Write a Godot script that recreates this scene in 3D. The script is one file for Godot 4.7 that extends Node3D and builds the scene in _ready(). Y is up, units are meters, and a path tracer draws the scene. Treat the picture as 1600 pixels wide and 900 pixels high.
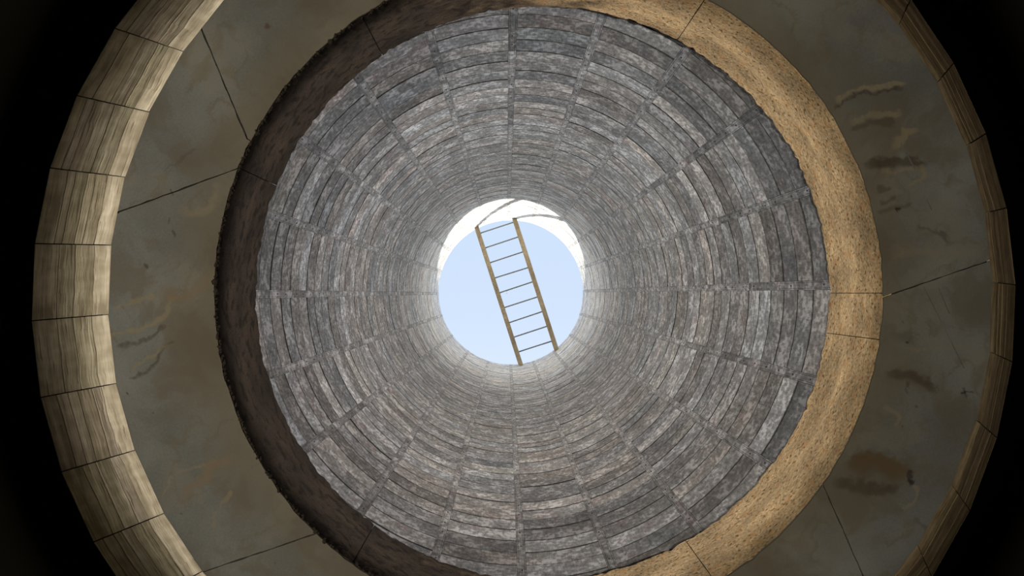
extends Node3D

# A round concrete shaft seen from the chamber below it: sky and a ladder at the top, a collar,
# a flat soffit and a ring of board-marked panels lower down. Metres, y up. The lens stands at EYE.
const EYE := 1.8            # height of the lens above the floor
const SHAFT := Vector2(0.079, 0.0165)   # axis of the shaft (x, z)
const R := 1.4              # radius of the shaft
const D_RIM := 12.44        # heights above the lens
const D_SHAFT := 2.926
const D_HOLE := 2.513
const D_RING := 2.26
const COURSES := 58
const BAYS := 20
const HOLE := Vector2(0.165, 0.0)
const R_HOLE := 1.309
const SOFFIT := Vector2(0.1716, -0.02)
const R_CHAMBER := 1.894

var rng := RandomNumberGenerator.new()
var taken := {}


# ---------------------------------------------------------------- helpers
func numbered(called: String) -> String:
	if not taken.has(called):
		taken[called] = 0
		return called
	taken[called] += 1
	return "%s_%03d" % [called, taken[called]]


func thing(called: String, at: Vector3, label := "", category := "", group := "") -> Node3D:
	var o := Node3D.new()
	o.name = numbered(called)
	add_child(o, true)
	o.position = at
	if label:
		o.set_meta("label", label)
	if category:
		o.set_meta("category", category)
	if group:
		o.set_meta("group", group)
	return o


func struct(called: String, at: Vector3, label: String) -> Node3D:
	var o := thing(called, at, label)
	o.set_meta("kind", "structure")
	return o


func part(called: String, st: SurfaceTool, m: Material, parent: Node3D, kind := "") -> MeshInstance3D:
	var o := MeshInstance3D.new()
	o.name = called
	st.generate_tangents()
	o.mesh = st.commit()
	o.material_override = m
	parent.add_child(o, true)
	if kind:
		o.set_meta("kind", kind)
	return o


func begin() -> SurfaceTool:
	var st := SurfaceTool.new()
	st.begin(Mesh.PRIMITIVE_TRIANGLES)
	return st


func tri(st: SurfaceTool, p: Array, uv: Array, n: Array, c: Color) -> void:
	# turns the triangle so that its front (clockwise) looks along the normals given
	var face: Vector3 = (p[2] - p[0]).cross(p[1] - p[0])
	var order := [0, 1, 2] if face.dot(n[0] + n[1] + n[2]) >= 0.0 else [0, 2, 1]
	for i in order:
		st.set_color(c)
		st.set_uv(uv[i])
		st.set_normal(n[i])
		st.add_vertex(p[i])


func quad(st: SurfaceTool, a: Vector3, b: Vector3, c: Vector3, d: Vector3, ua: Vector2, ub: Vector2, uc: Vector2, ud: Vector2, na: Vector3, nb: Vector3, col: Color) -> void:
	# a, b along one edge (normals na, nb), c under b, d under a
	tri(st, [a, b, c], [ua, ub, uc], [na, nb, nb], col)
	tri(st, [a, c, d], [ua, uc, ud], [na, nb, na], col)


func flat_quad(st: SurfaceTool, a: Vector3, b: Vector3, c: Vector3, d: Vector3, out: Vector3, col: Color, s := 1.0, off := Vector2.ZERO) -> void:
	var n := (c - a).cross(b - d).normalized()
	if n.dot(out) < 0.0:
		n = -n
	var u := (b - a).length() * s
	var v := (d - a).length() * s
	quad(st, a, b, c, d, off, off + Vector2(u, 0), off + Vector2(u, v), off + Vector2(0, v), n, n, col)


func polar(r: float, a: float, y: float) -> Vector3:
	return Vector3(r * cos(a), y, r * sin(a))


func tube(st: SurfaceTool, a: Vector3, b: Vector3, r: float, sides: int, col: Color, caps := true) -> void:
	var t := (b - a).normalized()
	var u := t.cross(Vector3.UP if absf(t.y) < 0.9 else Vector3.RIGHT).normalized()
	var v := t.cross(u)
	for i in sides:
		var p := TAU * i / sides
		var q := TAU * (i + 1) / sides
		var np := u * cos(p) + v * sin(p)
		var nq := u * cos(q) + v * sin(q)
		quad(st, a + np * r, a + nq * r, b + nq * r, b + np * r, Vector2(float(i) / sides, 0), Vector2(float(i + 1) / sides, 0), Vector2(float(i + 1) / sides, 1), Vector2(float(i) / sides, 1), np, nq, col)
		if caps:
			tri(st, [a, a + np * r, a + nq * r], [Vector2.ZERO, Vector2.ZERO, Vector2.ZERO], [-t, -t, -t], col)
			tri(st, [b, b + np * r, b + nq * r], [Vector2.ZERO, Vector2.ZERO, Vector2.ZERO], [t, t, t], col)


func lathe(st: SurfaceTool, profile: Array, sides: int, col: Color, at := Transform3D()) -> void:
	# profile of (radius, height) turned about the y axis of at
	for k in profile.size() - 1:
		var p: Vector2 = profile[k]
		var q: Vector2 = profile[k + 1]
		var e := q - p
		for i in sides:
			var a := TAU * i / sides
			var b := TAU * (i + 1) / sides
			var na := at.basis * Vector3(e.y * cos(a), -e.x, e.y * sin(a)).normalized()
			var nb := at.basis * Vector3(e.y * cos(b), -e.x, e.y * sin(b)).normalized()
			quad(st, at * polar(p.x, a, p.y), at * polar(p.x, b, p.y), at * polar(q.x, b, q.y), at * polar(q.x, a, q.y),
				Vector2(float(i) / sides, p.y), Vector2(float(i + 1) / sides, p.y), Vector2(float(i + 1) / sides, q.y), Vector2(float(i) / sides, q.y), na, nb, col)


func ring(st: SurfaceTool, r0: float, r1: float, y0: float, y1: float, sides: int, col: Color) -> void:
	# a hollow cylinder with thick walls
	for i in sides:
		var a := TAU * i / sides
		var b := TAU * (i + 1) / sides
		var na := polar(1, a, 0)
		var nb := polar(1, b, 0)
		var u := Vector2(a * r0, 0)
		var w := Vector2(b * r0, 0)
		var h := Vector2(0, y1 - y0)
		quad(st, polar(r0, a, y0), polar(r0, b, y0), polar(r0, b, y1), polar(r0, a, y1), u, w, w + h, u + h, -na, -nb, col)
		quad(st, polar(r1, a, y0), polar(r1, b, y0), polar(r1, b, y1), polar(r1, a, y1), u, w, w + h, u + h, na, nb, col)
		for y in [y0, y1]:
			var up := Vector3.UP if y == y1 else Vector3.DOWN
			quad(st, polar(r0, a, y), polar(r0, b, y), polar(r1, b, y), polar(r1, a, y), u, w, w + Vector2(0, r1 - r0), u + Vector2(0, r1 - r0), up, up, col)


func at_pixel(x: float, y: float, d: float) -> Vector2:
	# point (x, z) at height d above the lens that a plumb lens of 1000 px shows there
	return Vector2((x - 791.7) * d / 1000.0, (458.0 - y) * d / 1000.0)


# ---------------------------------------------------------------- textures
func noise(w: int, h: int, f: float, seed_: int, octaves := 4, kind := FastNoiseLite.TYPE_SIMPLEX_SMOOTH, seamless := true) -> PackedByteArray:
	var n := FastNoiseLite.new()
	n.seed = seed_
	n.noise_type = kind
	n.frequency = f
	n.fractal_octaves = octaves
	var im: Image = n.get_seamless_image(w, h, false, false, 0.15) if seamless else n.get_image(w, h)
	return im.get_data()


func streaks(w: int, h: int, f: float, stretch: int, along_x: bool, seed_: int) -> PackedByteArray:
	var n := FastNoiseLite.new()
	n.seed = seed_
	n.frequency = f
	n.fractal_octaves = 3
	var im: Image
	if along_x:
		im = n.get_seamless_image(maxi(w / stretch, 16), h, false, false, 0.15)
	else:
		im = n.get_seamless_image(w, maxi(h / stretch, 16), false, false, 0.15)
	im.resize(w, h, Image.INTERPOLATE_CUBIC)
	return im.get_data()


func colour_texture(w: int, h: int, bytes: PackedByteArray) -> ImageTexture:
	return ImageTexture.create_from_image(Image.create_from_data(w, h, false, Image.FORMAT_RGB8, bytes))


func relief(w: int, h: int, bytes: PackedByteArray, strength: float) -> ImageTexture:
	var im := Image.create_from_data(w, h, false, Image.FORMAT_L8, bytes)
	im.convert(Image.FORMAT_RGBA8)
	im.bump_map_to_normal_map(strength)
	return ImageTexture.create_from_image(im)


func matte(albedo: Color, rough := 0.95) -> StandardMaterial3D:
	var m := StandardMaterial3D.new()
	m.albedo_color = albedo
	m.roughness = rough
	m.metallic_specular = 0.25
	return m


func concrete_board_material(ground: float, depth: float, bloom: float) -> StandardMaterial3D:
	var n := 1024
	var cloud := noise(n, n, 0.010, 11, 4)
	var mottle := noise(n, n, 0.045, 12, 4)
	var grit := noise(n, n, 0.22, 13, 2)
	var grain := streaks(n, n, 0.13, 5, false, 14)
	var rust := noise(n, n, 0.006, 15, 3)
	var px := PackedByteArray()
	px.resize(n * n * 3)
	var bump := PackedByteArray()
	bump.resize(n * n)
	for i in n * n:
		var c := cloud[i] / 255.0
		var m := mottle[i] / 255.0
		var g := grain[i] / 255.0
		var t := grit[i] / 255.0
		var lime := smoothstep(0.50, 0.72, c * 0.42 + m * 0.40 + t * 0.10 + g * 0.08)
		var v := ground + depth * (0.18 * (c - 0.5) + 0.15 * (g - 0.5) + 0.30 * (m - 0.5) + 0.22 * (t - 0.5)) + bloom * lime
		var warm := 0.45 * smoothstep(0.66, 0.90, rust[i] / 255.0) * (1.0 - lime)
		px[i * 3] = clampi(int(255.0 * (v + 0.03 * warm)), 0, 255)
		px[i * 3 + 1] = clampi(int(255.0 * (v - 0.05 * warm)), 0, 255)
		px[i * 3 + 2] = clampi(int(255.0 * (v - 0.05 * warm + 0.015 * lime)), 0, 255)
		bump[i] = clampi(int(110.0 + 90.0 * (g - 0.5) + 90.0 * (m - 0.5) + 50.0 * (t - 0.5)), 0, 255)
	var mat := matte(Color.WHITE)
	mat.albedo_texture = colour_texture(n, n, px)
	mat.normal_enabled = true
	mat.normal_texture = relief(n, n, bump, 3.0)
	mat.normal_scale = 0.6
	mat.vertex_color_use_as_albedo = true
	return mat


func collar_material() -> StandardMaterial3D:
	var w := 2048
	var h := 160
	var cloud := noise(w, h, 0.012, 21, 4)
	var crust := noise(w, h, 0.055, 22, 5)
	var grit := noise(w, h, 0.30, 23, 2)
	var pits := noise(w, h, 0.16, 24, 2)
	var edge := noise(w, h, 0.02, 25, 4)
	var px := PackedByteArray()
	px.resize(w * h * 3)
	var bump := PackedByteArray()
	bump.resize(w * h)
	for y in h:
		for x in w:
			var i := y * w + x
			var c := cloud[i] / 255.0
			var k := crust[i] / 255.0
			var g := grit[i] / 255.0
			var p := pits[i] / 255.0
			# shade on one half painted as brown with some crust, with a ragged outline
			var a := TAU * x / w
			var shaded_half := smoothstep(-0.30, 0.30, -cos(a) - 0.05 + 0.55 * (edge[i] / 255.0 - 0.5))
			var tan_ := Color(0.68, 0.585, 0.44) * (0.82 + 0.34 * (c - 0.5) + 0.50 * (g - 0.5))
			tan_ = tan_.lerp(Color(0.56, 0.42, 0.27), smoothstep(0.52, 0.8, k) * 0.55)
			tan_ = tan_.lerp(Color(0.25, 0.18, 0.11), smoothstep(0.70, 0.84, p) * 0.75)
			var brown := Color(0.215, 0.18, 0.145) * (0.85 + 0.5 * (c - 0.5) + 0.4 * (g - 0.5))
			brown = brown.lerp(Color(0.09, 0.072, 0.057), smoothstep(0.50, 0.72, k) * 0.7)
			var o := tan_.lerp(brown, shaded_half)
			px[i * 3] = clampi(int(o.r * 255.0), 0, 255)
			px[i * 3 + 1] = clampi(int(o.g * 255.0), 0, 255)
			px[i * 3 + 2] = clampi(int(o.b * 255.0), 0, 255)
			bump[i] = clampi(int(120.0 + 100.0 * (k - 0.5) + 60.0 * (g - 0.5) - 70.0 * smoothstep(0.7, 0.9, p)), 0, 255)
	var mat := matte(Color.WHITE)
	mat.albedo_texture = colour_texture(w, h, px)
	mat.normal_enabled = true
	mat.normal_texture = relief(w, h, bump, 3.0)
	mat.normal_scale = 0.8
	return mat


func bent(line: Array) -> Array:
	# a smooth curve through the points of a mark
	if line.size() < 6:
		return line
	var out := []
	var n := line.size() / 2
	for k in n - 1:
		var p := []
		for e in 4:
			var i := clampi(k - 1 + e, 0, n - 1)
			p.append(Vector2(line[2 * i], line[2 * i + 1]))
		for s in 5:
			var v: Vector2 = p[1].cubic_interpolate(p[2], p[0], p[3], s / 5.0)
			out.append_array([v.x, v.y])
	out.append_array([line[-2], line[-1]])
	return out


func soffit_material() -> StandardMaterial3D:
	var n := 1280
	var cloud := noise(n, n, 0.0045, 31, 4, FastNoiseLite.TYPE_SIMPLEX_SMOOTH, false)
	var smear := FastNoiseLite.new()
	smear.seed = 32
	smear.frequency = 0.006
	smear.fractal_octaves = 5
	smear.domain_warp_enabled = true
	smear.domain_warp_amplitude = 90.0
	smear.domain_warp_frequency = 0.008
	var stain := smear.get_image(n, n).get_data()
	var grit := noise(n, n, 0.25, 33, 2, FastNoiseLite.TYPE_SIMPLEX_SMOOTH, false)
	var pits := noise(n, n, 0.055, 34, 3, FastNoiseLite.TYPE_SIMPLEX_SMOOTH, false)
	# swirling trowel and drip marks: noise looked up through other noise
	var swirl := FastNoiseLite.new()
	swirl.seed = 35
	swirl.frequency = 0.012
	swirl.fractal_octaves = 2
	swirl.domain_warp_enabled = true
	swirl.domain_warp_amplitude = 60.0
	swirl.domain_warp_frequency = 0.006
	var drips := swirl.get_image(n, n).get_data()
	var px := PackedByteArray()
	px.resize(n * n * 3)
	var size := 3.8
	for y in n:
		for x in n:
			var i := y * n + x
			var at := Vector2((float(x) / n - 0.5) * size, (float(y) / n - 0.5) * size)   # from the middle of the soffit
			var c := cloud[i] / 255.0
			var s := stain[i] / 255.0
			var g := grit[i] / 255.0
			var p := pits[i] / 255.0
			var d := drips[i] / 255.0
			var inner := 1.0 - smoothstep(1.30, 1.62, (at + Vector2(0.006, -0.02)).length() + 0.30 * (s - 0.5))
			var o := Color(0.300, 0.300, 0.284) * (0.96 + 0.30 * (c - 0.5) + 0.10 * (g - 0.5))
			o = o.lerp(Color(0.29, 0.26, 0.205), 0.60 * inner)
			var line := 1.0 - absf(d - 0.5) * 14.0
			o = o.lerp(Color(0.26, 0.235, 0.19), clampf(line, 0.0, 1.0) * 0.60 * smoothstep(0.40, 0.62, s))
			o = o.lerp(Color(0.35, 0.325, 0.27), smoothstep(0.55, 0.80, s) * 0.30)
			o = o.lerp(Color(0.23, 0.20, 0.155), smoothstep(0.50, 0.85, 1.0 - s) * 0.40)
			o = o.lerp(Color(0.13, 0.10, 0.07), smoothstep(0.90, 0.96, p) * 0.5)
			px[i * 3] = clampi(int(o.r * 255.0), 0, 255)
			px[i * 3 + 1] = clampi(int(o.g * 255.0), 0, 255)
			px[i * 3 + 2] = clampi(int(o.b * 255.0), 0, 255)
	var tan_ := Color(0.36, 0.325, 0.255)
	var umber := Color(0.16, 0.135, 0.10)
	var pitch := Color(0.07, 0.055, 0.04)
	# runs, smears and pits that can be picked out: points, half width in pixels, colour, strength
	for mark in [
		[[1308, 166, 1340, 152, 1368, 148, 1406, 143], 4.5, tan_, 0.75], [[1306, 174, 1342, 160, 1400, 151], 3.0, umber, 0.5],
		[[1330, 196, 1368, 186, 1392, 184], 5.0, tan_, 0.5], [[1330, 204, 1380, 197], 5.0, umber, 0.5], [[1385, 226, 1402, 210, 1422, 206], 6.0, tan_, 0.45],
		[[1352, 252, 1392, 246, 1436, 258], 7.0, umber, 0.45], [[1370, 262, 1430, 262, 1440, 276, 1420, 285], 5.0, tan_, 0.45],
		[[1368, 292, 1388, 288], 5.0, umber, 0.55], [[1376, 314, 1396, 308], 5.0, umber, 0.55], [[1372, 330, 1420, 320], 6.0, umber, 0.4], [[1400, 330, 1406, 328], 3.5, pitch, 0.8], [[1402, 334, 1401, 326], 2.0, pitch, 0.8],
		[[1440, 360, 1468, 362, 1482, 374], 5.0, umber, 0.3], [[1390, 400, 1450, 392, 1520, 392], 14.0, tan_, 0.25], [[1415, 502, 1416, 503], 2.5, pitch, 0.8], [[1418, 531, 1418, 532], 2.5, pitch, 0.8],
		[[1420, 542, 1480, 538, 1510, 536], 5.0, tan_, 0.35], [[1400, 520, 1416, 524], 14.0, umber, 0.35], [[1385, 585, 1425, 592, 1450, 605], 9.0, umber, 0.3], [[1410, 602, 1418, 616], 3.0, pitch, 0.35],
		[[1380, 640, 1405, 655, 1402, 672], 6.0, tan_, 0.35], [[1500, 600, 1502, 616], 2.5, pitch, 0.5], [[1494, 612, 1504, 608, 1518, 612], 1.8, pitch, 0.5], [[1430, 636, 1433, 637], 3.0, pitch, 0.5],
		[[1330, 735, 1360, 725, 1394, 742], 16.0, Color(0.24, 0.195, 0.13), 0.6], [[1400, 700, 1340, 690], 5.0, tan_, 0.3], [[1410, 742, 1416, 758], 4.5, pitch, 0.7], [[1412, 752, 1419, 757], 4.0, pitch, 0.6],
		[[1420, 762, 1430, 776, 1424, 790, 1405, 798], 4.0, tan_, 0.4], [[1300, 760, 1350, 768, 1390, 765], 8.0, umber, 0.35], [[1428, 812, 1448, 830], 4.0, umber, 0.3],
		[[178, 522, 222, 508, 250, 490, 266, 462, 284, 456], 5.0, tan_, 0.6], [[182, 478, 212, 460, 240, 452], 4.0, tan_, 0.5], [[186, 538, 228, 528, 252, 506], 4.0, umber, 0.35], [[204, 582, 238, 572, 250, 548, 260, 532], 3.0, umber, 0.4], [[205, 570, 236, 556, 258, 536], 3.5, tan_, 0.5],
		[[258, 452, 300, 458, 330, 440], 14.0, Color(0.315, 0.275, 0.215), 0.45], [[224, 411, 228, 411], 3.0, pitch, 0.5], [[197, 606, 198, 606], 1.8, pitch, 0.8], [[236, 640, 236, 641], 1.5, pitch, 0.6],
		[[300, 775, 318, 750, 332, 728, 356, 718], 9.0, Color(0.325, 0.28, 0.225), 0.5], [[265, 780, 285, 745, 320, 730], 4.0, tan_, 0.5], [[335, 820, 348, 785, 358, 770], 3.5, tan_, 0.45], [[286, 801, 288, 802], 2.2, pitch, 0.6],
		[[270, 345, 268, 352], 1.6, pitch, 0.6], [[274, 300, 277, 310], 1.5, pitch, 0.5], [[290, 335, 330, 332, 345, 300], 12.0, tan_, 0.3], [[275, 368, 277, 372], 2.0, pitch, 0.5],
		[[418, 50, 419, 51], 4.0, Color(0.20, 0.12, 0.07), 0.7], [[262, 266, 300, 240], 3.0, umber, 0.25],
	]:
		var line: Array = bent(mark[0])
		for k in range(0, line.size() - 2, 2):
			var a := ((at_pixel(line[k], line[k + 1], D_HOLE) - SOFFIT) / size + Vector2(0.5, 0.5)) * n
			var b := ((at_pixel(line[k + 2], line[k + 3], D_HOLE) - SOFFIT) / size + Vector2(0.5, 0.5)) * n
			var wide: float = mark[1] * D_HOLE / 1000.0 / size * n
			var reach := wide * 2.0 + 16.0
			for y in range(maxi(0, int(minf(a.y, b.y) - reach)), mini(n, int(maxf(a.y, b.y) + reach) + 1)):
				for x in range(maxi(0, int(minf(a.x, b.x) - reach)), mini(n, int(maxf(a.x, b.x) + reach) + 1)):
					var i := y * n + x
					var here := Vector2(x + 26.0 * (stain[i] / 255.0 - 0.5), y + 22.0 * (cloud[i] / 255.0 - 0.5) + 8.0 * (pits[i] / 255.0 - 0.5))
					var near := Geometry2D.get_closest_point_to_segment(here, a, b)
					var f := 1.0 - smoothstep(0.25, 1.15, near.distance_to(here) / wide + 1.1 * (stain[i] / 255.0 - 0.5) + 0.5 * (pits[i] / 255.0 - 0.5))
					f *= mark[3] * 0.72
					var to: Color = mark[2]
					px[i * 3] = int(lerpf(px[i * 3], to.r * 255.0, f))
					px[i * 3 + 1] = int(lerpf(px[i * 3 + 1], to.g * 255.0, f))
					px[i * 3 + 2] = int(lerpf(px[i * 3 + 2], to.b * 255.0, f))
	var mat := matte(Color.WHITE, 0.85)
	mat.albedo_texture = colour_texture(n, n, px)
	return mat


func grained_material(seed_: int, low: Color, high: Color, dark: Color) -> StandardMaterial3D:
	# boards whose grain runs along u
	var w := 1024
	var h := 256
	var wide := streaks(w, h, 0.030, 24, true, seed_)
	var fine := streaks(w, h, 0.14, 40, true, seed_ + 1)
	var cloud := noise(w, h, 0.012, seed_ + 2, 3)
	var grit := noise(w, h, 0.25, seed_ + 3, 2)
	var px := PackedByteArray()
	px.resize(w * h * 3)
	var bump := PackedByteArray()
	bump.resize(w * h)
	for i in w * h:
		var a := wide[i] / 255.0
		var b := fine[i] / 255.0
		var c := cloud[i] / 255.0
		var g := grit[i] / 255.0
		var o := low.lerp(high, clampf(0.5 + 0.9 * (a - 0.5) + 0.5 * (c - 0.5) + 0.5 * (b - 0.5) + 0.16 * (g - 0.5), 0.0, 1.0))
		o = o.lerp(dark, smoothstep(0.68, 0.86, b) * 0.55)
		px[i * 3] = clampi(int(o.r * 255.0), 0, 255)
		px[i * 3 + 1] = clampi(int(o.g * 255.0), 0, 255)
		px[i * 3 + 2] = clampi(int(o.b * 255.0), 0, 255)
		bump[i] = clampi(int(128.0 + 110.0 * (a - 0.5) - 110.0 * (b - 0.5)), 0, 255)
	var mat := matte(Color.WHITE)
	mat.albedo_texture = colour_texture(w, h, px)
	mat.normal_enabled = true
	mat.normal_texture = relief(w, h, bump, 3.0)
	mat.normal_scale = 0.6
	mat.vertex_color_use_as_albedo = true
	return mat


# ---------------------------------------------------------------- the shaft
func rib_angle(i: int) -> float:
	var a := TAU * i / BAYS
	return a + deg_to_rad(0.9 + sin(a))


func board(st: SurfaceTool, a0: float, a1: float, y0: float, y1: float, r: float, tone: Color, tone2: Color, turn: int) -> void:
	var segs := 9
	var back := R + 0.032
	var edge_shade := Color(0.035, 0.032, 0.030)     # shade of the joints painted on the edge faces
	var ch := 0.0012
	var u0 := Vector2(rng.randf(), rng.randf())
	var lows := []
	var highs := []
	for i in segs + 1:
		lows.append(y0 + rng.randf_range(-0.0015, 0.0025))
		highs.append(y1 + rng.randf_range(-0.0025, 0.001))
	for i in segs:
		var p := lerpf(a0, a1, float(i) / segs)
		var q := lerpf(a0, a1, float(i + 1) / segs)
		var np := -polar(1, p, 0)
		var nq := -polar(1, q, 0)
		var c := tone if i < turn else tone2
		var pl: float = lows[i]
		var ql: float = lows[i + 1]
		var ph: float = highs[i]
		var qh: float = highs[i + 1]
		var s := 0.5   # two metres to a repeat
		var up := Vector2(p * R, pl) * s + u0
		var uq := Vector2(q * R, ql) * s + u0
		var vq := Vector2(q * R, qh) * s + u0
		var vp := Vector2(p * R, ph) * s + u0
		quad(st, polar(r, p, pl + ch), polar(r, q, ql + ch), polar(r, q, qh - ch), polar(r, p, ph - ch), up, uq, vq, vp, np, nq, c)
		var down_p := (np + Vector3.DOWN).normalized()
		var down_q := (nq + Vector3.DOWN).normalized()
		quad(st, polar(r + ch, p, pl), polar(r + ch, q, ql), polar(r, q, ql + ch), polar(r, p, pl + ch), up, uq, uq, up, down_p, down_q, edge_shade)
		var up_p := (np + Vector3.UP).normalized()
		var up_q := (nq + Vector3.UP).normalized()
		quad(st, polar(r + ch, p, ph), polar(r + ch, q, qh), polar(r, q, qh - ch), polar(r, p, ph - ch), vp, vq, vq, vp, up_p, up_q, edge_shade)
		quad(st, polar(back, p, pl), polar(back, q, ql), polar(r + ch, q, ql), polar(r + ch, p, pl), up, uq, uq, up, Vector3.DOWN, Vector3.DOWN, edge_shade)
		quad(st, polar(back, p, ph), polar(back, q, qh), polar(r + ch, q, qh), polar(r + ch, p, ph), vp, vq, vq, vp, Vector3.UP, Vector3.UP, edge_shade)
	for e in [0, segs]:
		var a: float = a0 if e == 0 else a1
		var lo: float = lows[e]
		var hi: float = highs[e]
		var t := Vector3(-sin(a), 0, cos(a)) * (-1.0 if e == 0 else 1.0)
		quad(st, polar(back, a, lo), polar(r, a, lo + ch), polar(r, a, hi - ch), polar(back, a, hi), u0, u0 + Vector2(0.015, 0), u0 + Vector2(0.015, 0.08), u0 + Vector2(0, 0.08), t, t, edge_shade)


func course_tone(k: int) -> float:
	# light fading down the shaft, painted into the tone: dark foot, pale top
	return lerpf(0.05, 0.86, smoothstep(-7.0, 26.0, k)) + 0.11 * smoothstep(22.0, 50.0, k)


func grey(v: float, tint: float) -> Color:
	# linear; tint runs from a cool to a brownish grey
	return Color(v * (1.0 + 0.05 * tint), v * (1.0 - 0.005 * tint), v * (1.0 - 0.06 * tint))


func shaft(m: StandardMaterial3D, mottled: StandardMaterial3D, dark: StandardMaterial3D) -> void:
	var root := struct("wall_shaft", Vector3(SHAFT.x, EYE + D_SHAFT, SHAFT.y), "grey board-marked concrete wall of the round shaft rising to the open sky")
	var height := D_RIM - D_SHAFT
	var h := height / COURSES
	var st := begin()
	ring(st, R + 0.034, R + 0.26, 0.0, height, 120, Color(0.2, 0.19, 0.18))
	part("shell", st, dark, root)  # dark colour stands in for shade deep in the joints
	var middle := begin()
	var rest := begin()
	for k in COURSES:
		for i in BAYS:
			var a0 := rib_angle(i) + 0.0235 / R
			var a1 := rib_angle(i + 1) - 0.0235 / R
			if i == BAYS - 1:
				a1 = rib_angle(0) + TAU - 0.0235 / R
			var mid := (a0 + a1) / 2.0
			var calm := 1.0 - 0.65 * smoothstep(12.0, 40.0, k)     # higher up the boards look more alike
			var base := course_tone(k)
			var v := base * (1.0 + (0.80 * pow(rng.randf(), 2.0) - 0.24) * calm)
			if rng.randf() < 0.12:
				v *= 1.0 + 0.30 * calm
			var tint := rng.randf_range(-0.6, 0.9) - 0.7 * sin(mid)  # sky reflection painted as a cool tint on one side
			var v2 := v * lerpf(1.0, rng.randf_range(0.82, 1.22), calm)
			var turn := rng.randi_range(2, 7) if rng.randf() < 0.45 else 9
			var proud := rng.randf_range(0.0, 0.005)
			var gap := (0.004 + 0.006 * pow(rng.randf(), 1.2)) * lerpf(1.0, 0.3, k / 57.0)     # joints narrowed upward so the rim stays brighter
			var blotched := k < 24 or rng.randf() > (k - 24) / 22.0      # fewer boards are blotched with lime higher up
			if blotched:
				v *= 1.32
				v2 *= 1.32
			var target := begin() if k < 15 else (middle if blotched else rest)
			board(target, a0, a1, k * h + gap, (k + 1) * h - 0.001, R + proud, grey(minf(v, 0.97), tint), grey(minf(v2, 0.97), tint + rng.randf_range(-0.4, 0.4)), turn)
			if k < 15:
				part("concrete_board", target, mottled, root)
	part("middle_boards", middle, mottled, root, "stuff")
	part("upper_boards", rest, m, root, "stuff")
	var heads := begin()
	for i in BAYS:
		var rib := begin()
		var a := rib_angle(i)
		var tone := 0.3
		for k in COURSES:
			if k == 0 or rng.randf() < 0.6:
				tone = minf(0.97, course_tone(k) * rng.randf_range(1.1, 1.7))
			var c := grey(tone, -0.8 * sin(a))  # ribs carry the same painted sky tint
			var y0 := k * h + (0.002 if rng.randf() < 0.5 else 0.0)
			var y1 := (k + 1) * h
			for strip in [[-0.0220, -0.0155, 0.001], [-0.0140, 0.0140, 0.0], [0.0155, 0.0220, 0.001]]:
				var p: float = a + strip[0] / R
				var q: float = a + strip[1] / R
				var r: float = R + strip[2]
				var u := Vector2(p * R, y0) * 0.5
				var w := Vector2(q * R, y0) * 0.5
				var rise := Vector2(0, h * 0.5)
				quad(rib, polar(r, p, y0), polar(r, q, y0), polar(r, q, y1), polar(r, p, y1), u, w, w + rise, u + rise, -polar(1, p, 0), -polar(1, q, 0), c)
				for e in [p, q]:
					var t := Vector3(-sin(e), 0, cos(e)) * (-1.0 if e == p else 1.0)
					quad(rib, polar(r, e, y0), polar(r + 0.033, e, y0), polar(r + 0.033, e, y1), polar(r, e, y1), u, u, u + rise, u + rise, t, t, c)
				quad(rib, polar(r, p, y0), polar(r, q, y0), polar(r + 0.033, q, y0), polar(r + 0.033, p, y0), u, w, w, u, Vector3.DOWN, Vector3.DOWN, c)
			if k < 34 and rng.randf() < 0.75:
				var b := polar(R - 0.0025, a + rng.randf_range(-0.002, 0.002), (k + rng.randf_range(0.3, 0.7)) * h)
				tube(heads, b, b + polar(0.008, a, 0), 0.0045, 7, Color(0.03, 0.027, 0.025))
		part("rib", rib, mottled, root)
	part("nail_heads", heads, dark, root, "stuff")
	# a few splashes of lime on the boards
	for s in [[1020, 604, 0.030, 0.014], [1028, 610, 0.022, 0.012], [990, 566, 0.045, 0.010], [1004, 556, 0.035, 0.010], [673, 624, 0.03, 0.022], [889, 240, 0.05, 0.012], [893, 233, 0.03, 0.010]]:
		var d := 3.0
		for n in 40:
			var at := at_pixel(s[0], s[1], d) - SHAFT
			d *= 1.0 + 0.5 * (R / at.length() - 1.0)
		var at2 := at_pixel(s[0], s[1], d) - SHAFT
		var a := atan2(at2.y, at2.x)
		var chip := begin()
		var y: float = d - D_SHAFT
		var pts := []
		for n in 11:
			var t := TAU * n / 11
			var w: float = rng.randf_range(0.65, 1.15)
			pts.append(polar(R - 0.0015, a + s[3] * w * cos(t) / R, y + s[2] * w * sin(t)))
		var nrm := -polar(1, a, 0)
		for n in 11:
			tri(chip, [polar(R - 0.004, a, y), pts[n], pts[(n + 1) % 11]], [Vector2.ZERO, Vector2.ZERO, Vector2.ZERO], [nrm, nrm, nrm], Color(0.62, 0.6, 0.56))
			var pn: Vector3 = pts[n]
			var qn: Vector3 = pts[(n + 1) % 11]
			var outward := polar(0.01, a, 0)
			quad(chip, pn, qn, qn + outward, pn + outward, Vector2.ZERO, Vector2.ZERO, Vector2.ZERO, Vector2.ZERO, (pn + qn) / 2.0 - polar(R, a, y), (pn + qn) / 2.0 - polar(R, a, y), Color(0.62, 0.6, 0.56))
		part("lime_splash", chip, m, root)


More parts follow.
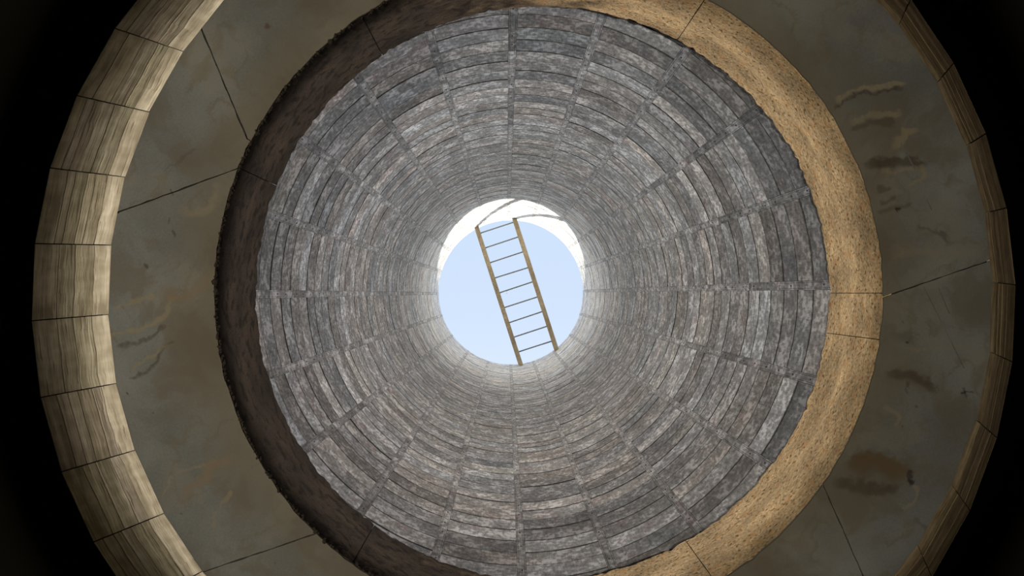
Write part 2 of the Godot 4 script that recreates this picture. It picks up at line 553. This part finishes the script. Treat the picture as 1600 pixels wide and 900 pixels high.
# ---------------------------------------------------------------- collar, soffit, ring of panels
func collar(m: StandardMaterial3D, black: StandardMaterial3D) -> void:
	var root := struct("wall_collar", Vector3(HOLE.x, EYE + D_HOLE, HOLE.y), "rough collar wall under the shaft, tan on one half, shade painted as crusted dark brown on the other")
	var h := D_SHAFT - D_HOLE
	crust(root, black)
	var bumps := FastNoiseLite.new()
	bumps.seed = 51
	bumps.frequency = 1.0
	bumps.fractal_octaves = 4
	var cuts := [-8.0, 0.0, 62.0, 124.0, 158.0, 234.0, 300.0, 352.0]
	for c in cuts.size() - 1:
		var a0 := deg_to_rad(cuts[c]) + 0.0012
		var a1 := deg_to_rad(cuts[c + 1]) - 0.0012
		var st := begin()
		var segs := maxi(6, int((a1 - a0) / TAU * 420.0))
		var rows := 8
		var grid := []
		for i in segs + 1:
			var a := lerpf(a0, a1, float(i) / segs)
			var column := []
			for j in rows + 1:
				var t := float(j) / rows
				var e := polar(1, a, 0)
				var d := 0.006 * bumps.get_noise_3d(e.x * 9.0, e.z * 9.0, t * 2.5) + 0.004 * bumps.get_noise_3d(e.x * 40.0, e.z * 40.0, t * 9.0)
				if j == 0 or j == rows:
					d += 0.016 * maxf(0.0, bumps.get_noise_3d(e.x * 30.0, e.z * 30.0, 40.0 + t))
				column.append(polar(R_HOLE + d, a, t * h))
			grid.append([a, column])
		var col := Color.WHITE
		for i in segs:
			var a: float = grid[i][0]
			var b: float = grid[i + 1][0]
			for j in rows:
				var p: Vector3 = grid[i][1][j]
				var q: Vector3 = grid[i + 1][1][j]
				var q2: Vector3 = grid[i + 1][1][j + 1]
				var p2: Vector3 = grid[i][1][j + 1]
				var ua := Vector2(a / TAU, float(j) / rows)
				var ub := Vector2(b / TAU, float(j) / rows)
				var dv := Vector2(0, 1.0 / rows)
				quad(st, p, q, q2, p2, ua, ub, ub + dv, ua + dv, -polar(1, a, 0), -polar(1, b, 0), col)
			for j in [0, rows]:
				var n := Vector3.DOWN if j == 0 else Vector3.UP
				var p: Vector3 = grid[i][1][j]
				var q: Vector3 = grid[i + 1][1][j]
				quad(st, p, q, polar(1.95, b, p.y), polar(1.95, a, p.y), Vector2(a / TAU, 0.02), Vector2(b / TAU, 0.02), Vector2(b / TAU, 0.9), Vector2(a / TAU, 0.9), n, n, col)
			quad(st, polar(1.95, a, 0), polar(1.95, b, 0), polar(1.95, b, h), polar(1.95, a, h), Vector2(a / TAU, 0), Vector2(b / TAU, 0), Vector2(b / TAU, 1), Vector2(a / TAU, 1), polar(1, a, 0), polar(1, b, 0), col)
		for e in [a0, a1]:
			var t := Vector3(-sin(e), 0, cos(e)) * (-1.0 if e == a0 else 1.0)
			quad(st, polar(R_HOLE, e, 0), polar(1.95, e, 0), polar(1.95, e, h), polar(R_HOLE, e, h), Vector2(e / TAU, 0), Vector2(e / TAU, 0), Vector2(e / TAU, 1), Vector2(e / TAU, 1), t, t, col)
		part("collar_segment", st, m, root)


func crust(root: Node3D, m: StandardMaterial3D) -> void:
	# lumps of black crust hanging on the lower edge of the brown half
	var st := begin()
	for n in 420:
		var a := deg_to_rad(180.0 + 74.0 * (rng.randf() + rng.randf() - 1.0) + rng.randf_range(-8.0, 8.0))
		var r := rng.randf_range(0.003, 0.008) * (1.8 if rng.randf() < 0.08 else 1.0)
		var mid := polar(R_HOLE + rng.randf_range(-0.006, 0.001), a, rng.randf_range(-0.012, 0.006))
		var turn := Basis.from_euler(Vector3(rng.randf() * TAU, rng.randf() * TAU, 0)) * Basis.from_scale(Vector3(r * rng.randf_range(0.7, 1.5), r * 0.7, r))
		lathe(st, [Vector2(0, -1), Vector2(0.75, -0.6), Vector2(1.0, 0.05), Vector2(0.65, 0.7), Vector2(0, 1)], 6, Color.WHITE, Transform3D(turn, mid))
	part("crust", st, m, root, "stuff")


func soffit(m: StandardMaterial3D, dark: StandardMaterial3D) -> void:
	var thick := 0.012
	var root := struct("ceiling", Vector3(SOFFIT.x, EYE + D_HOLE - thick, SOFFIT.y), "flat grey concrete soffit of large sheets around the opening, with brown stains")
	var outer := PackedVector2Array()
	var hole := PackedVector2Array()
	var rag := FastNoiseLite.new()
	rag.seed = 61
	rag.frequency = 1.0
	for i in 240:
		var a := TAU * i / 240
		outer.append(Vector2(cos(a), sin(a)) * 1.78)
		hole.append(HOLE - SOFFIT + Vector2(cos(a), sin(a)) * (R_HOLE - 0.003 + 0.010 * maxf(0.0, rag.get_noise_2d(cos(a) * 40.0, sin(a) * 40.0))))
	var c := Vector2(850, 458)
	var sheets := [
		[c, Vector2(372, 264.6), Vector2(-400, 547), Vector2(-400, -800), Vector2(-38, -800), Vector2(388, 218)],
		[c, Vector2(372, 264.6), Vector2(-400, 547), Vector2(-400, 1137), Vector2(513, 826)],
		[c, Vector2(513, 826), Vector2(-400, 1137), Vector2(-400, 1800), Vector2(1744, 1800), Vector2(1283, 754)],
		[c, Vector2(1283, 754), Vector2(1744, 1800), Vector2(2400, 1800), Vector2(2400, 112), Vector2(1379, 464)],
		[c, Vector2(1379, 464), Vector2(2400, 112), Vector2(2400, -800), Vector2(-38, -800), Vector2(388, 218)],
	]
	var lifts := [0.0, 0.0015, 0.0, 0.001, 0.002]
	for n in sheets.size():
		var region := PackedVector2Array()
		for p in sheets[n]:
			region.append(at_pixel(p.x, p.y, D_HOLE) - SOFFIT)
		var cut: Array = Geometry2D.intersect_polygons(region, outer)
		var pieces: Array = Geometry2D.clip_polygons(cut[0], hole)
		var best := PackedVector2Array()
		for p in pieces:
			if p.size() > best.size():
				best = p
		var shrunk: Array = Geometry2D.offset_polygon(best, -0.0022)
		var clean: PackedVector2Array = shrunk[0]
		var poly := PackedVector2Array()
		for k in clean.size():
			var p := clean[k]
			var q := clean[(k + 1) % clean.size()]
			poly.append(p)
			var bits := int((q - p).length() / 0.03)
			if bits > 2:
				var nrm := (q - p).orthogonal().normalized()
				for e in range(1, bits):
					poly.append(p.lerp(q, float(e) / bits) + nrm * rng.randf_range(-0.0016, 0.0016))
		var st := begin()
		var idx := Geometry2D.triangulate_polygon(poly)
		var y0: float = lifts[n]
		for side in [y0, thick - 0.001]:
			var nrm := Vector3.DOWN if side == y0 else Vector3.UP
			for k in range(0, idx.size(), 3):
				var ps := []
				var uvs := []
				for e in 3:
					var v := poly[idx[k + e]]
					ps.append(Vector3(v.x, side, v.y))
					uvs.append(v / 3.8 + Vector2(0.5, 0.5))
				tri(st, ps, uvs, [nrm, nrm, nrm], Color.WHITE)
		for k in poly.size():
			var p := poly[k]
			var q := poly[(k + 1) % poly.size()]
			var e := (q - p).orthogonal().normalized()
			if Geometry2D.is_point_in_polygon((p + q) / 2.0 + e * 0.001, poly):
				e = -e
			var nn := Vector3(e.x, 0, e.y)
			var up := p / 3.8 + Vector2(0.5, 0.5)
			var uq := q / 3.8 + Vector2(0.5, 0.5)
			quad(st, Vector3(p.x, y0, p.y), Vector3(q.x, y0, q.y), Vector3(q.x, thick - 0.001, q.y), Vector3(p.x, thick - 0.001, p.y), up, uq, uq, up, nn, nn, Color.WHITE)
		part("soffit_sheet", st, m, root)
	var bed := begin()
	ring(bed, R_HOLE + 0.03, 1.72, thick - 0.0008, thick - 0.0004, 90, Color.WHITE)
	part("seam_backing", bed, dark, root)  # dark sheet added so the lit seams look shaded
	# thin fins of cement squeezed between the form sheets
	for f in [[318, 50, 385, 210, 0.002], [1440, 448, 1503, 575, 0.0018], [1405, 225, 1427, 266, 0.0018], [1445, 312, 1452, 328, 0.0015], [1463, 450, 1480, 490, 0.0012]]:
		var p := at_pixel(f[0], f[1], D_HOLE) - SOFFIT
		var q := at_pixel(f[2], f[3], D_HOLE) - SOFFIT
		var side: Vector2 = (q - p).orthogonal().normalized() * f[4]
		var st := begin()
		var tip := -0.004
		var a := Vector3(p.x + side.x, 0.002, p.y + side.y)
		var b := Vector3(q.x + side.x, 0.002, q.y + side.y)
		var a2 := Vector3(p.x - side.x, 0.002, p.y - side.y)
		var b2 := Vector3(q.x - side.x, 0.002, q.y - side.y)
		var ta := Vector3(p.x, tip, p.y)
		var tb := Vector3(q.x, tip, q.y)
		flat_quad(st, a, b, tb, ta, Vector3(side.x, -0.001, side.y), Color.WHITE)
		flat_quad(st, a2, b2, tb, ta, Vector3(-side.x, -0.001, -side.y), Color.WHITE)
		tri(st, [a, a2, ta], [Vector2.ZERO, Vector2.ZERO, Vector2.ZERO], [Vector3(p.x - q.x, 0, p.y - q.y), Vector3(p.x - q.x, 0, p.y - q.y), Vector3(p.x - q.x, 0, p.y - q.y)], Color.WHITE)
		tri(st, [b, b2, tb], [Vector2.ZERO, Vector2.ZERO, Vector2.ZERO], [Vector3(q.x - p.x, 0, q.y - p.y), Vector3(q.x - p.x, 0, q.y - p.y), Vector3(q.x - p.x, 0, q.y - p.y)], Color.WHITE)
		part("cement_fin", st, m, root)


func apron_point(t: float, a: float, out: float) -> Vector3:
	# the leaning ring of panels: t from the soffit (0) down to the lower lip (1)
	var d := 2.501 - 0.030 * minf(t, 0.22) / 0.22
	if t > 0.22:
		d = lerpf(2.471, D_RING, (t - 0.22) / 0.78)
	var c := Vector2(lerpf(68.3, 26.3, t), lerpf(-8.0, -15.0, t)) * d / 1000.0
	var r := lerpf(690.0, 767.0, t) * d / 1000.0 + out
	return Vector3(c.x + r * cos(a), EYE + d, c.y + r * sin(a))


func apron(m: StandardMaterial3D, dark: StandardMaterial3D) -> void:
	var root := struct("wall_apron", Vector3(0.1, EYE + D_RING, -0.02), "leaning ring of pale board-marked concrete panels below the soffit")
	var shift := -root.position
	var st := begin()
	for j in 40:
		var a := deg_to_rad(2.1 + 9.0 * j)
		var b := deg_to_rad(11.1 + 9.0 * j)
		var n := -polar(1, (a + b) / 2.0, 0)
		for t in [[0.0, 0.22], [0.22, 1.0]]:
			var p := [apron_point(t[0], a, 0.026) + shift, apron_point(t[0], b, 0.026) + shift, apron_point(t[1], b, 0.026) + shift, apron_point(t[1], a, 0.026) + shift]
			var q := [apron_point(t[0], a, 0.05) + shift, apron_point(t[0], b, 0.05) + shift, apron_point(t[1], b, 0.05) + shift, apron_point(t[1], a, 0.05) + shift]
			flat_quad(st, p[0], p[1], p[2], p[3], n, Color(0.06, 0.05, 0.04))
			flat_quad(st, q[0], q[1], q[2], q[3], -n, Color(0.06, 0.05, 0.04))
	part("backing", st, dark, root)
	for j in 40:
		var a := deg_to_rad(2.1 + 9.0 * j) + 0.0012
		var b := deg_to_rad(11.1 + 9.0 * j) - 0.0012
		var lean := rng.randf_range(0.0, 0.004)     # panels stand a little proud of each other
		var first := 0.22 + rng.randf_range(-0.015, 0.02)
		var bounds := [0.0, first]
		var t := first
		while t < 0.80:
			t += rng.randf_range(0.10, 0.28)
			bounds.append(minf(t, 1.0) if t < 0.88 else 1.0)
		if bounds[-1] < 1.0:
			bounds.append(1.0)
		var wobble := []
		for k in bounds.size():
			var row := []
			for f in 7:
				row.append(0.0 if k == 0 or k == bounds.size() - 1 else rng.randf_range(-0.014, 0.014) * (1.0 if k == 1 else 0.5))
			wobble.append(row)
		for k in bounds.size() - 1:
			var t0: float = bounds[k] + (0.008 if k else 0.0)
			var t1: float = bounds[k + 1] - (0.008 if k < bounds.size() - 2 else 0.0)
			var out := lean + rng.randf_range(0.0, 0.003)
			var v := rng.randf_range(0.78, 1.0)
			var c := Color(v, v * rng.randf_range(0.96, 1.0), v * rng.randf_range(0.88, 0.98))
			if k == 0:
				c = Color(0.82, 0.81, 0.80)
			else:
				c = Color(c.r * 1.05, c.g * 1.06, c.b * 1.09)
			var shaded_side := smoothstep(-0.35, 0.55, cos(deg_to_rad(6.6 + 9.0 * j)) + rng.randf_range(-0.12, 0.12))   # shade on one side of the ring, painted brown
			c = c.lerp(Color(c.r * 0.31, c.g * 0.26, c.b * 0.20), shaded_side)
			var piece := begin()
			var off := Vector2(rng.randf(), rng.randf())
			var segs := 6
			var mid := deg_to_rad(6.6 + 9.0 * j)
			var n := -polar(1, mid, 0)
			for s in segs:
				# straight between the two joints: the ring is a polygon of flat panels
				var f0 := float(s) / segs
				var f1 := float(s + 1) / segs
				var h0: float = t0 + wobble[k][s]
				var h1: float = t0 + wobble[k][s + 1]
				var l0: float = t1 + wobble[k + 1][s]
				var l1: float = t1 + wobble[k + 1][s + 1]
				var A := apron_point(h0, a, out).lerp(apron_point(h0, b, out), f0) + shift
				var B := apron_point(h1, a, out).lerp(apron_point(h1, b, out), f1) + shift
				var C := apron_point(l1, a, out).lerp(apron_point(l1, b, out), f1) + shift
				var D := apron_point(l0, a, out).lerp(apron_point(l0, b, out), f0) + shift
				var L := (apron_point(t0, a, out) - apron_point(t0, b, out)).length()
				var V := (D - A).length()
				var nn := (C - A).cross(B - D).normalized()
				if nn.dot(n) < 0.0:
					nn = -nn
				quad(piece, A, B, C, D, off + Vector2(f0 * L, 0) * 1.2, off + Vector2(f1 * L, 0) * 1.2, off + Vector2(f1 * L, V) * Vector2(1.2, 3.0), off + Vector2(f0 * L, V) * Vector2(1.2, 3.0), nn, nn, c)
				var o := polar(0.024, mid, 0)
				flat_quad(piece, A, B, B + o, A + o, Vector3.UP, c)
				flat_quad(piece, D, C, C + o, D + o, Vector3.DOWN, c)
				if s == 0:
					flat_quad(piece, A, D, D + o, A + o, Vector3(sin(mid), 0, -cos(mid)), c)
				if s == segs - 1:
					flat_quad(piece, B, C, C + o, B + o, Vector3(-sin(mid), 0, cos(mid)), c)
			part("lip_board" if k == 0 else "panel_board", piece, m, root)


func chamber(black: StandardMaterial3D, dark_concrete: StandardMaterial3D) -> void:
	# a ring, unlit dark put into its colour, closes the gap between the apron and the chamber wall
	var at := Vector3(0.059, EYE + D_RING - 0.02, -0.034)
	var root := struct("trim_1", at, "ring around the pale panels, unlit dark put into its black colour")
	var st := begin()
	for j in 40:
		var a := deg_to_rad(2.1 + 9.0 * j)
		var b := deg_to_rad(11.1 + 9.0 * j)
		var r := 0.766 * D_RING + 0.006
		for y in [0.0, 0.018]:
			flat_quad(st, polar(r, a, y), polar(r, b, y), polar(2.0, b, y), polar(2.0, a, y), Vector3.DOWN if y == 0.0 else Vector3.UP, Color.WHITE)
		flat_quad(st, polar(r, a, 0), polar(r, b, 0), polar(r, b, 0.018), polar(r, a, 0.018), -polar(1, a, 0), Color.WHITE)
	part("ring_plate", st, black, root)
	var wall := struct("wall_chamber", Vector3(0.053, 0, 0), "dark concrete wall of the chamber under the shaft")
	st = begin()
	ring(st, R_CHAMBER, R_CHAMBER + 0.2, 0.0, EYE + D_RING - 0.021, 96, Color.WHITE)
	part("wall_face", st, dark_concrete, wall)
	var cap := begin()
	ring(cap, R_CHAMBER + 0.02, R_CHAMBER + 0.2, EYE + D_RING + 0.001, EYE + D_HOLE - 0.001, 96, Color.WHITE)
	part("upper_wall", cap, dark_concrete, wall)
	var floor_ := struct("floor", Vector3(0.053, 0, 0), "dark bare floor of the chamber")
	st = begin()
	lathe(st, [Vector2(0, 0), Vector2(R_CHAMBER + 0.2, 0), Vector2(R_CHAMBER + 0.2, -0.15), Vector2(0, -0.15)], 72, Color.WHITE)
	part("floor_slab", st, dark_concrete, floor_)


# ---------------------------------------------------------------- the ladder and the fittings
func ladder(wood: StandardMaterial3D, steel: StandardMaterial3D) -> void:
	var d := 12.15
	var root := thing("ladder", Vector3(SHAFT.x, EYE + d, SHAFT.y), "weathered timber ladder with thin metal rungs wedged flat across the top of the shaft", "ladder")
	var ends := [[at_pixel(744.2, 354.3, d) - SHAFT, at_pixel(814.3, 571.5, d) - SHAFT], [at_pixel(803.4, 340.2, d) - SHAFT, at_pixel(869.6, 546.5, d) - SHAFT]]
	var along: Vector2 = (ends[0][0] - ends[0][1] + ends[1][0] - ends[1][1]).normalized()
	var across := Vector2(along.y, -along.x)
	var mids := []
	var half_w := 0.042
	var half_h := 0.03
	for e in ends:
		var mid: Vector2 = (e[0] + e[1]) / 2.0
		mids.append(mid)
		# each corner of the rail stops at the wall
		var st := begin()
		var limit := 1.397
		var corner := func(s: float, w: float) -> Vector2:
			var o: Vector2 = mid + across * w
			var b := o.dot(along)
			var k := sqrt(b * b - o.length_squared() + limit * limit)
			return o + along * (-b + s * k)
		var rows := [-half_w, -half_w + 0.006, half_w - 0.006, half_w]
		var prof := [[-half_w, 0.006], [-half_w + 0.006, 0.0], [half_w - 0.006, 0.0], [half_w, 0.006], [half_w, 0.114], [half_w - 0.006, 0.12], [-half_w + 0.006, 0.12], [-half_w, 0.114]]
		var n := prof.size()
		var steps := 14
		for k in n:
			var p: Array = prof[k]
			var q: Array = prof[(k + 1) % n]
			var pm: Vector2 = Vector2(p[0] + q[0], p[1] + q[1]) / 2.0 - Vector2(0, 0.06)
			var out := Vector3(across.x * pm.x, pm.y, across.y * pm.x)
			for s in steps:
				var f0 := float(s) / steps
				var f1 := float(s + 1) / steps
				var p0: Vector2 = corner.call(-1.0, p[0]).lerp(corner.call(1.0, p[0]), f0)
				var p1: Vector2 = corner.call(-1.0, p[0]).lerp(corner.call(1.0, p[0]), f1)
				var q0: Vector2 = corner.call(-1.0, q[0]).lerp(corner.call(1.0, q[0]), f0)
				var q1: Vector2 = corner.call(-1.0, q[0]).lerp(corner.call(1.0, q[0]), f1)
				flat_quad(st, Vector3(p0.x, p[1] - half_h, p0.y), Vector3(p1.x, p[1] - half_h, p1.y), Vector3(q1.x, q[1] - half_h, q1.y), Vector3(q0.x, q[1] - half_h, q0.y), out, Color.WHITE, 1.0, Vector2(f0 * 2.6, 0.11 * k))
		for s in [-1.0, 1.0]:
			for k in range(1, n - 1):
				var tp := []
				for w in [0, k, k + 1]:
					var pw: Array = prof[w]
					var v: Vector2 = corner.call(s, pw[0])
					tp.append(Vector3(v.x, pw[1] - half_h, v.y))
				var nrm: Vector3 = Vector3(along.x, 0, along.y) * s
				tri(st, tp, [Vector2.ZERO, Vector2(0.02, 0), Vector2(0.02, 0.05)], [nrm, nrm, nrm], Color(0.8, 0.75, 0.7))
		part("rail", st, wood, root)
	# nine rungs, their heights read along the first rail
	var left := [Vector2(752.3, 363.6), Vector2(760.1, 386.7), Vector2(767.9, 409.8), Vector2(775.6, 433.6), Vector2(783.3, 456.7), Vector2(791.0, 479.8), Vector2(798.7, 503.3), Vector2(806.1, 526.0), Vector2(813.9, 548.8)]
	var k := 0
	for p in left:
		var at: Vector2 = at_pixel(p.x, p.y, d) - SHAFT
		var s: float = (at - mids[0]).dot(along)
		var m0: Vector2 = mids[0]
		var m1: Vector2 = mids[1]
		var a: Vector2 = m0 + along * s + across * (half_w - 0.002)
		var b: Vector2 = m1 + along * (s + (m0 - m1).dot(along)) - across * (half_w - 0.002)
		var sag := rng.randf_range(-0.008, 0.008)
		var st := begin()
		tube(st, Vector3(a.x, 0.02, a.y), Vector3(b.x + along.x * sag, 0.02, b.y + along.y * sag), 0.013, 10, Color.WHITE)
		part("rung", st, steel, root)
		k += 1


func fitting(px: float, py: float, towards: Vector2, label: String, m: StandardMaterial3D) -> void:
	# a small round fitting on a plate under the black ring
	var d := D_RING - 0.02
	var p := at_pixel(px, py, d)
	var root := thing("ceiling_fitting", Vector3(p.x, EYE + d, p.y), label, "lamp housing", "dim fittings under the black ring")
	var st := begin()
	lathe(st, [Vector2(0, 0), Vector2(0.030, 0), Vector2(0.030, -0.006), Vector2(0.014, -0.008), Vector2(0.010, -0.014), Vector2(0, -0.014)], 20, Color.WHITE)
	part("mounting_plate", st, m, root)
	var tilt := Basis(Vector3(towards.y, 0, -towards.x).normalized(), deg_to_rad(20))
	st = begin()
	lathe(st, [Vector2(0, 0.0), Vector2(0.022, -0.002), Vector2(0.027, -0.010), Vector2(0.030, -0.045), Vector2(0.032, -0.047), Vector2(0.032, -0.052), Vector2(0.027, -0.052), Vector2(0.025, -0.046), Vector2(0, -0.046)], 24, Color.WHITE, Transform3D(tilt, Vector3(0, -0.012, 0)))
	part("housing", st, m, root)


func eye_bolt(m: StandardMaterial3D) -> void:
	var d := D_RING - 0.02
	var p := at_pixel(77, 152, d)
	var root := thing("eye_bolt", Vector3(p.x, EYE + d, p.y), "small dull steel eye bolt hanging alone in the black ring", "bolt")
	var st := begin()
	lathe(st, [Vector2(0, 0), Vector2(0.013, 0), Vector2(0.013, -0.003), Vector2(0.004, -0.004), Vector2(0.004, -0.012), Vector2(0, -0.012)], 16, Color.WHITE)
	part("shank", st, m, root)
	st = begin()
	var mid := Vector3(0, -0.022, 0)
	var flat_ := Basis(Vector3(0.8, 0, 0.6).normalized(), deg_to_rad(68))
	for i in 24:
		var a := TAU * i / 24
		var b := TAU * (i + 1) / 24
		tube(st, mid + flat_ * Vector3(cos(a), sin(a), 0) * 0.012, mid + flat_ * Vector3(cos(b), sin(b), 0) * 0.012, 0.0032, 8, Color.WHITE, false)
	part("eye", st, m, root)


func added_lamp(called_for: String, at: Vector3, aim: Vector3, energy: float, angle: float, soft: float, tint: Color, body: StandardMaterial3D, stand := 0.2) -> void:
	# an unseen lamp added for fill: base, yoke, can and glowing glass, with the light just in front of the glass
	var root := thing("added_lamp", at, called_for, "added_lamp")
	var z := (aim - (at + Vector3(0, stand, 0))).normalized()
	var x := z.cross(Vector3.FORWARD).normalized()
	var face := Basis(x, z, x.cross(z))
	var head := Transform3D(face, Vector3(0, stand, 0))
	var st := begin()
	lathe(st, [Vector2(0, 0.012), Vector2(0.11, 0.012), Vector2(0.115, 0.008), Vector2(0.115, 0.0), Vector2(0, 0.0)], 28, Color.WHITE)
	part("base", st, body, root)
	st = begin()
	for s in [-1.0, 1.0]:
		tube(st, Vector3(0, stand - 0.188, s * 0.02), Vector3(0, stand - 0.15, s * 0.105), 0.007, 8, Color.WHITE)
		tube(st, Vector3(0, stand - 0.15, s * 0.105), Vector3(0, stand, s * 0.105), 0.007, 8, Color.WHITE)
		tube(st, Vector3(0, stand, s * 0.108), Vector3(0, stand, s * 0.085), 0.010, 8, Color.WHITE)
	part("yoke", st, body, root)
	if stand > 0.25:
		st = begin()
		tube(st, Vector3(0, 0.012, 0), Vector3(0, stand - 0.186, 0), 0.014, 12, Color.WHITE)
		part("pole", st, body, root)
	st = begin()
	lathe(st, [Vector2(0, -0.09), Vector2(0.045, -0.085), Vector2(0.075, -0.03), Vector2(0.088, 0.02), Vector2(0.095, 0.07), Vector2(0.090, 0.07), Vector2(0.083, 0.02), Vector2(0, 0.0)], 32, Color.WHITE, head)
	part("can", st, body, root)
	var glow := StandardMaterial3D.new()
	glow.albedo_color = Color(0.9, 0.9, 0.9)
	glow.emission_enabled = true
	glow.emission = tint
	glow.emission_energy_multiplier = 1.5
	st = begin()
	lathe(st, [Vector2(0, 0.03), Vector2(0.04, 0.028), Vector2(0.084, 0.022), Vector2(0.084, 0.018), Vector2(0, 0.018)], 32, Color.WHITE, head)
	part("glass", st, glow, root)
	var l := SpotLight3D.new()
	l.name = "beam"
	root.add_child(l, true)
	l.transform = Transform3D(Basis.looking_at(z, Vector3.FORWARD), head * Vector3(0, 0.036, 0))
	l.light_color = tint
	l.light_energy = energy
	l.spot_angle = angle
	l.spot_angle_attenuation = soft
	l.spot_range = 30.0
	l.spot_attenuation = 2.0
	l.light_size = 0.05
	l.shadow_enabled = true


# ---------------------------------------------------------------- the scene
func _ready() -> void:
	rng.seed = 20240611
	var cam := Camera3D.new()
	cam.name = "camera"
	add_child(cam)
	cam.transform = Transform3D(Basis(Vector3(1, 0, 0), Vector3(0, 0, 1), Vector3(0, -1, 0)), Vector3(0, EYE, 0))
	cam.set_frustum(0.9 * 0.05, Vector2(0.0083, 0.0080) * 0.05, 0.05, 100.0)
	cam.current = true

	var sky := ProceduralSkyMaterial.new()
	sky.sky_top_color = Color(0.815, 0.89, 0.99)
	sky.sky_horizon_color = Color(0.90, 0.94, 0.98)
	sky.sky_curve = 0.12
	sky.ground_bottom_color = Color(0.35, 0.32, 0.27)
	sky.ground_horizon_color = Color(0.62, 0.58, 0.52)
	var haze := Image.create_empty(4096, 2048, false, Image.FORMAT_RGBA8)   # clear air; its size sets how finely the sky is computed
	haze.fill(Color(1, 1, 1, 0))
	sky.sky_cover = ImageTexture.create_from_image(haze)
	sky.sun_angle_max = 90.0
	sky.sun_curve = 0.22
	var env := Environment.new()
	env.background_mode = Environment.BG_SKY
	env.sky = Sky.new()
	env.sky.sky_material = sky
	env.tonemap_mode = Environment.TONE_MAPPER_LINEAR
	env.tonemap_exposure = 1.0
	env.sdfgi_enabled = true
	env.ssao_enabled = true
	env.ssil_enabled = true
	var world := WorldEnvironment.new()
	world.name = "world"
	world.environment = env
	add_child(world)

	var sun := DirectionalLight3D.new()
	sun.name = "sun"
	add_child(sun)
	sun.look_at_from_position(Vector3.ZERO, Vector3(0.0, -1.0, 0.99), Vector3.UP)
	sun.light_color = Color(1.0, 0.965, 0.90)
	sun.light_energy = 2.7
	sun.light_angular_distance = 0.4
	sun.shadow_enabled = true

	var body := matte(Color(0.12, 0.12, 0.12), 0.6)
	added_lamp("added unseen fill lamp near the chamber wall, tilted up at the collar", Vector3(-1.2, 0.0, 0.0), Vector3(-0.02, 4.35, -0.01), 22.0, 22.95, 0.14, Color(1.0, 0.97, 0.91), body)
	added_lamp("added unseen fill lamp on a slim pole under the shaft, tilted up into it", Vector3(0.6, 0.0, 0.0), Vector3(0.205, 4.7, 0.0), 28.0, 26.4, 0.08, Color(1.0, 0.98, 0.97), body, 1.7)

	var boards := concrete_board_material(0.88, 1.0, 0.22)
	var mottled := concrete_board_material(0.755, 1.1, 0.24)
	var dark := matte(Color(0.12, 0.11, 0.10))
	shaft(boards, mottled, dark)
	collar(collar_material(), matte(Color(0.13, 0.11, 0.09)))
	soffit(soffit_material(), dark)
	apron(grained_material(71, Color(0.58, 0.54, 0.46), Color(0.86, 0.82, 0.74), Color(0.33, 0.27, 0.20)), dark)
	var black := matte(Color(0.012, 0.012, 0.013), 1.0)
	black.metallic_specular = 0.0
	var dark_concrete := matte(Color(0.34, 0.33, 0.29), 1.0)
	chamber(black, dark_concrete)

	var wood := grained_material(81, Color(0.50, 0.45, 0.36), Color(0.68, 0.62, 0.51), Color(0.44, 0.32, 0.24))
	var steel := matte(Color(0.42, 0.44, 0.44), 0.6)
	ladder(wood, steel)
	var grey_metal := matte(Color(0.16, 0.16, 0.165), 0.8)
	fitting(1, 505, Vector2(1, 0), "dim grey round fitting under the black ring, level with the pale panels", grey_metal)
	fitting(1593, 760, Vector2(-1, 0.4), "dim grey round fitting under the black ring, beside the brown panels low down", grey_metal)
	fitting(1490, 2, Vector2(-0.8, -0.6), "dim grey round fitting under the black ring at the very top of the picture", grey_metal)
	eye_bolt(grey_metal)
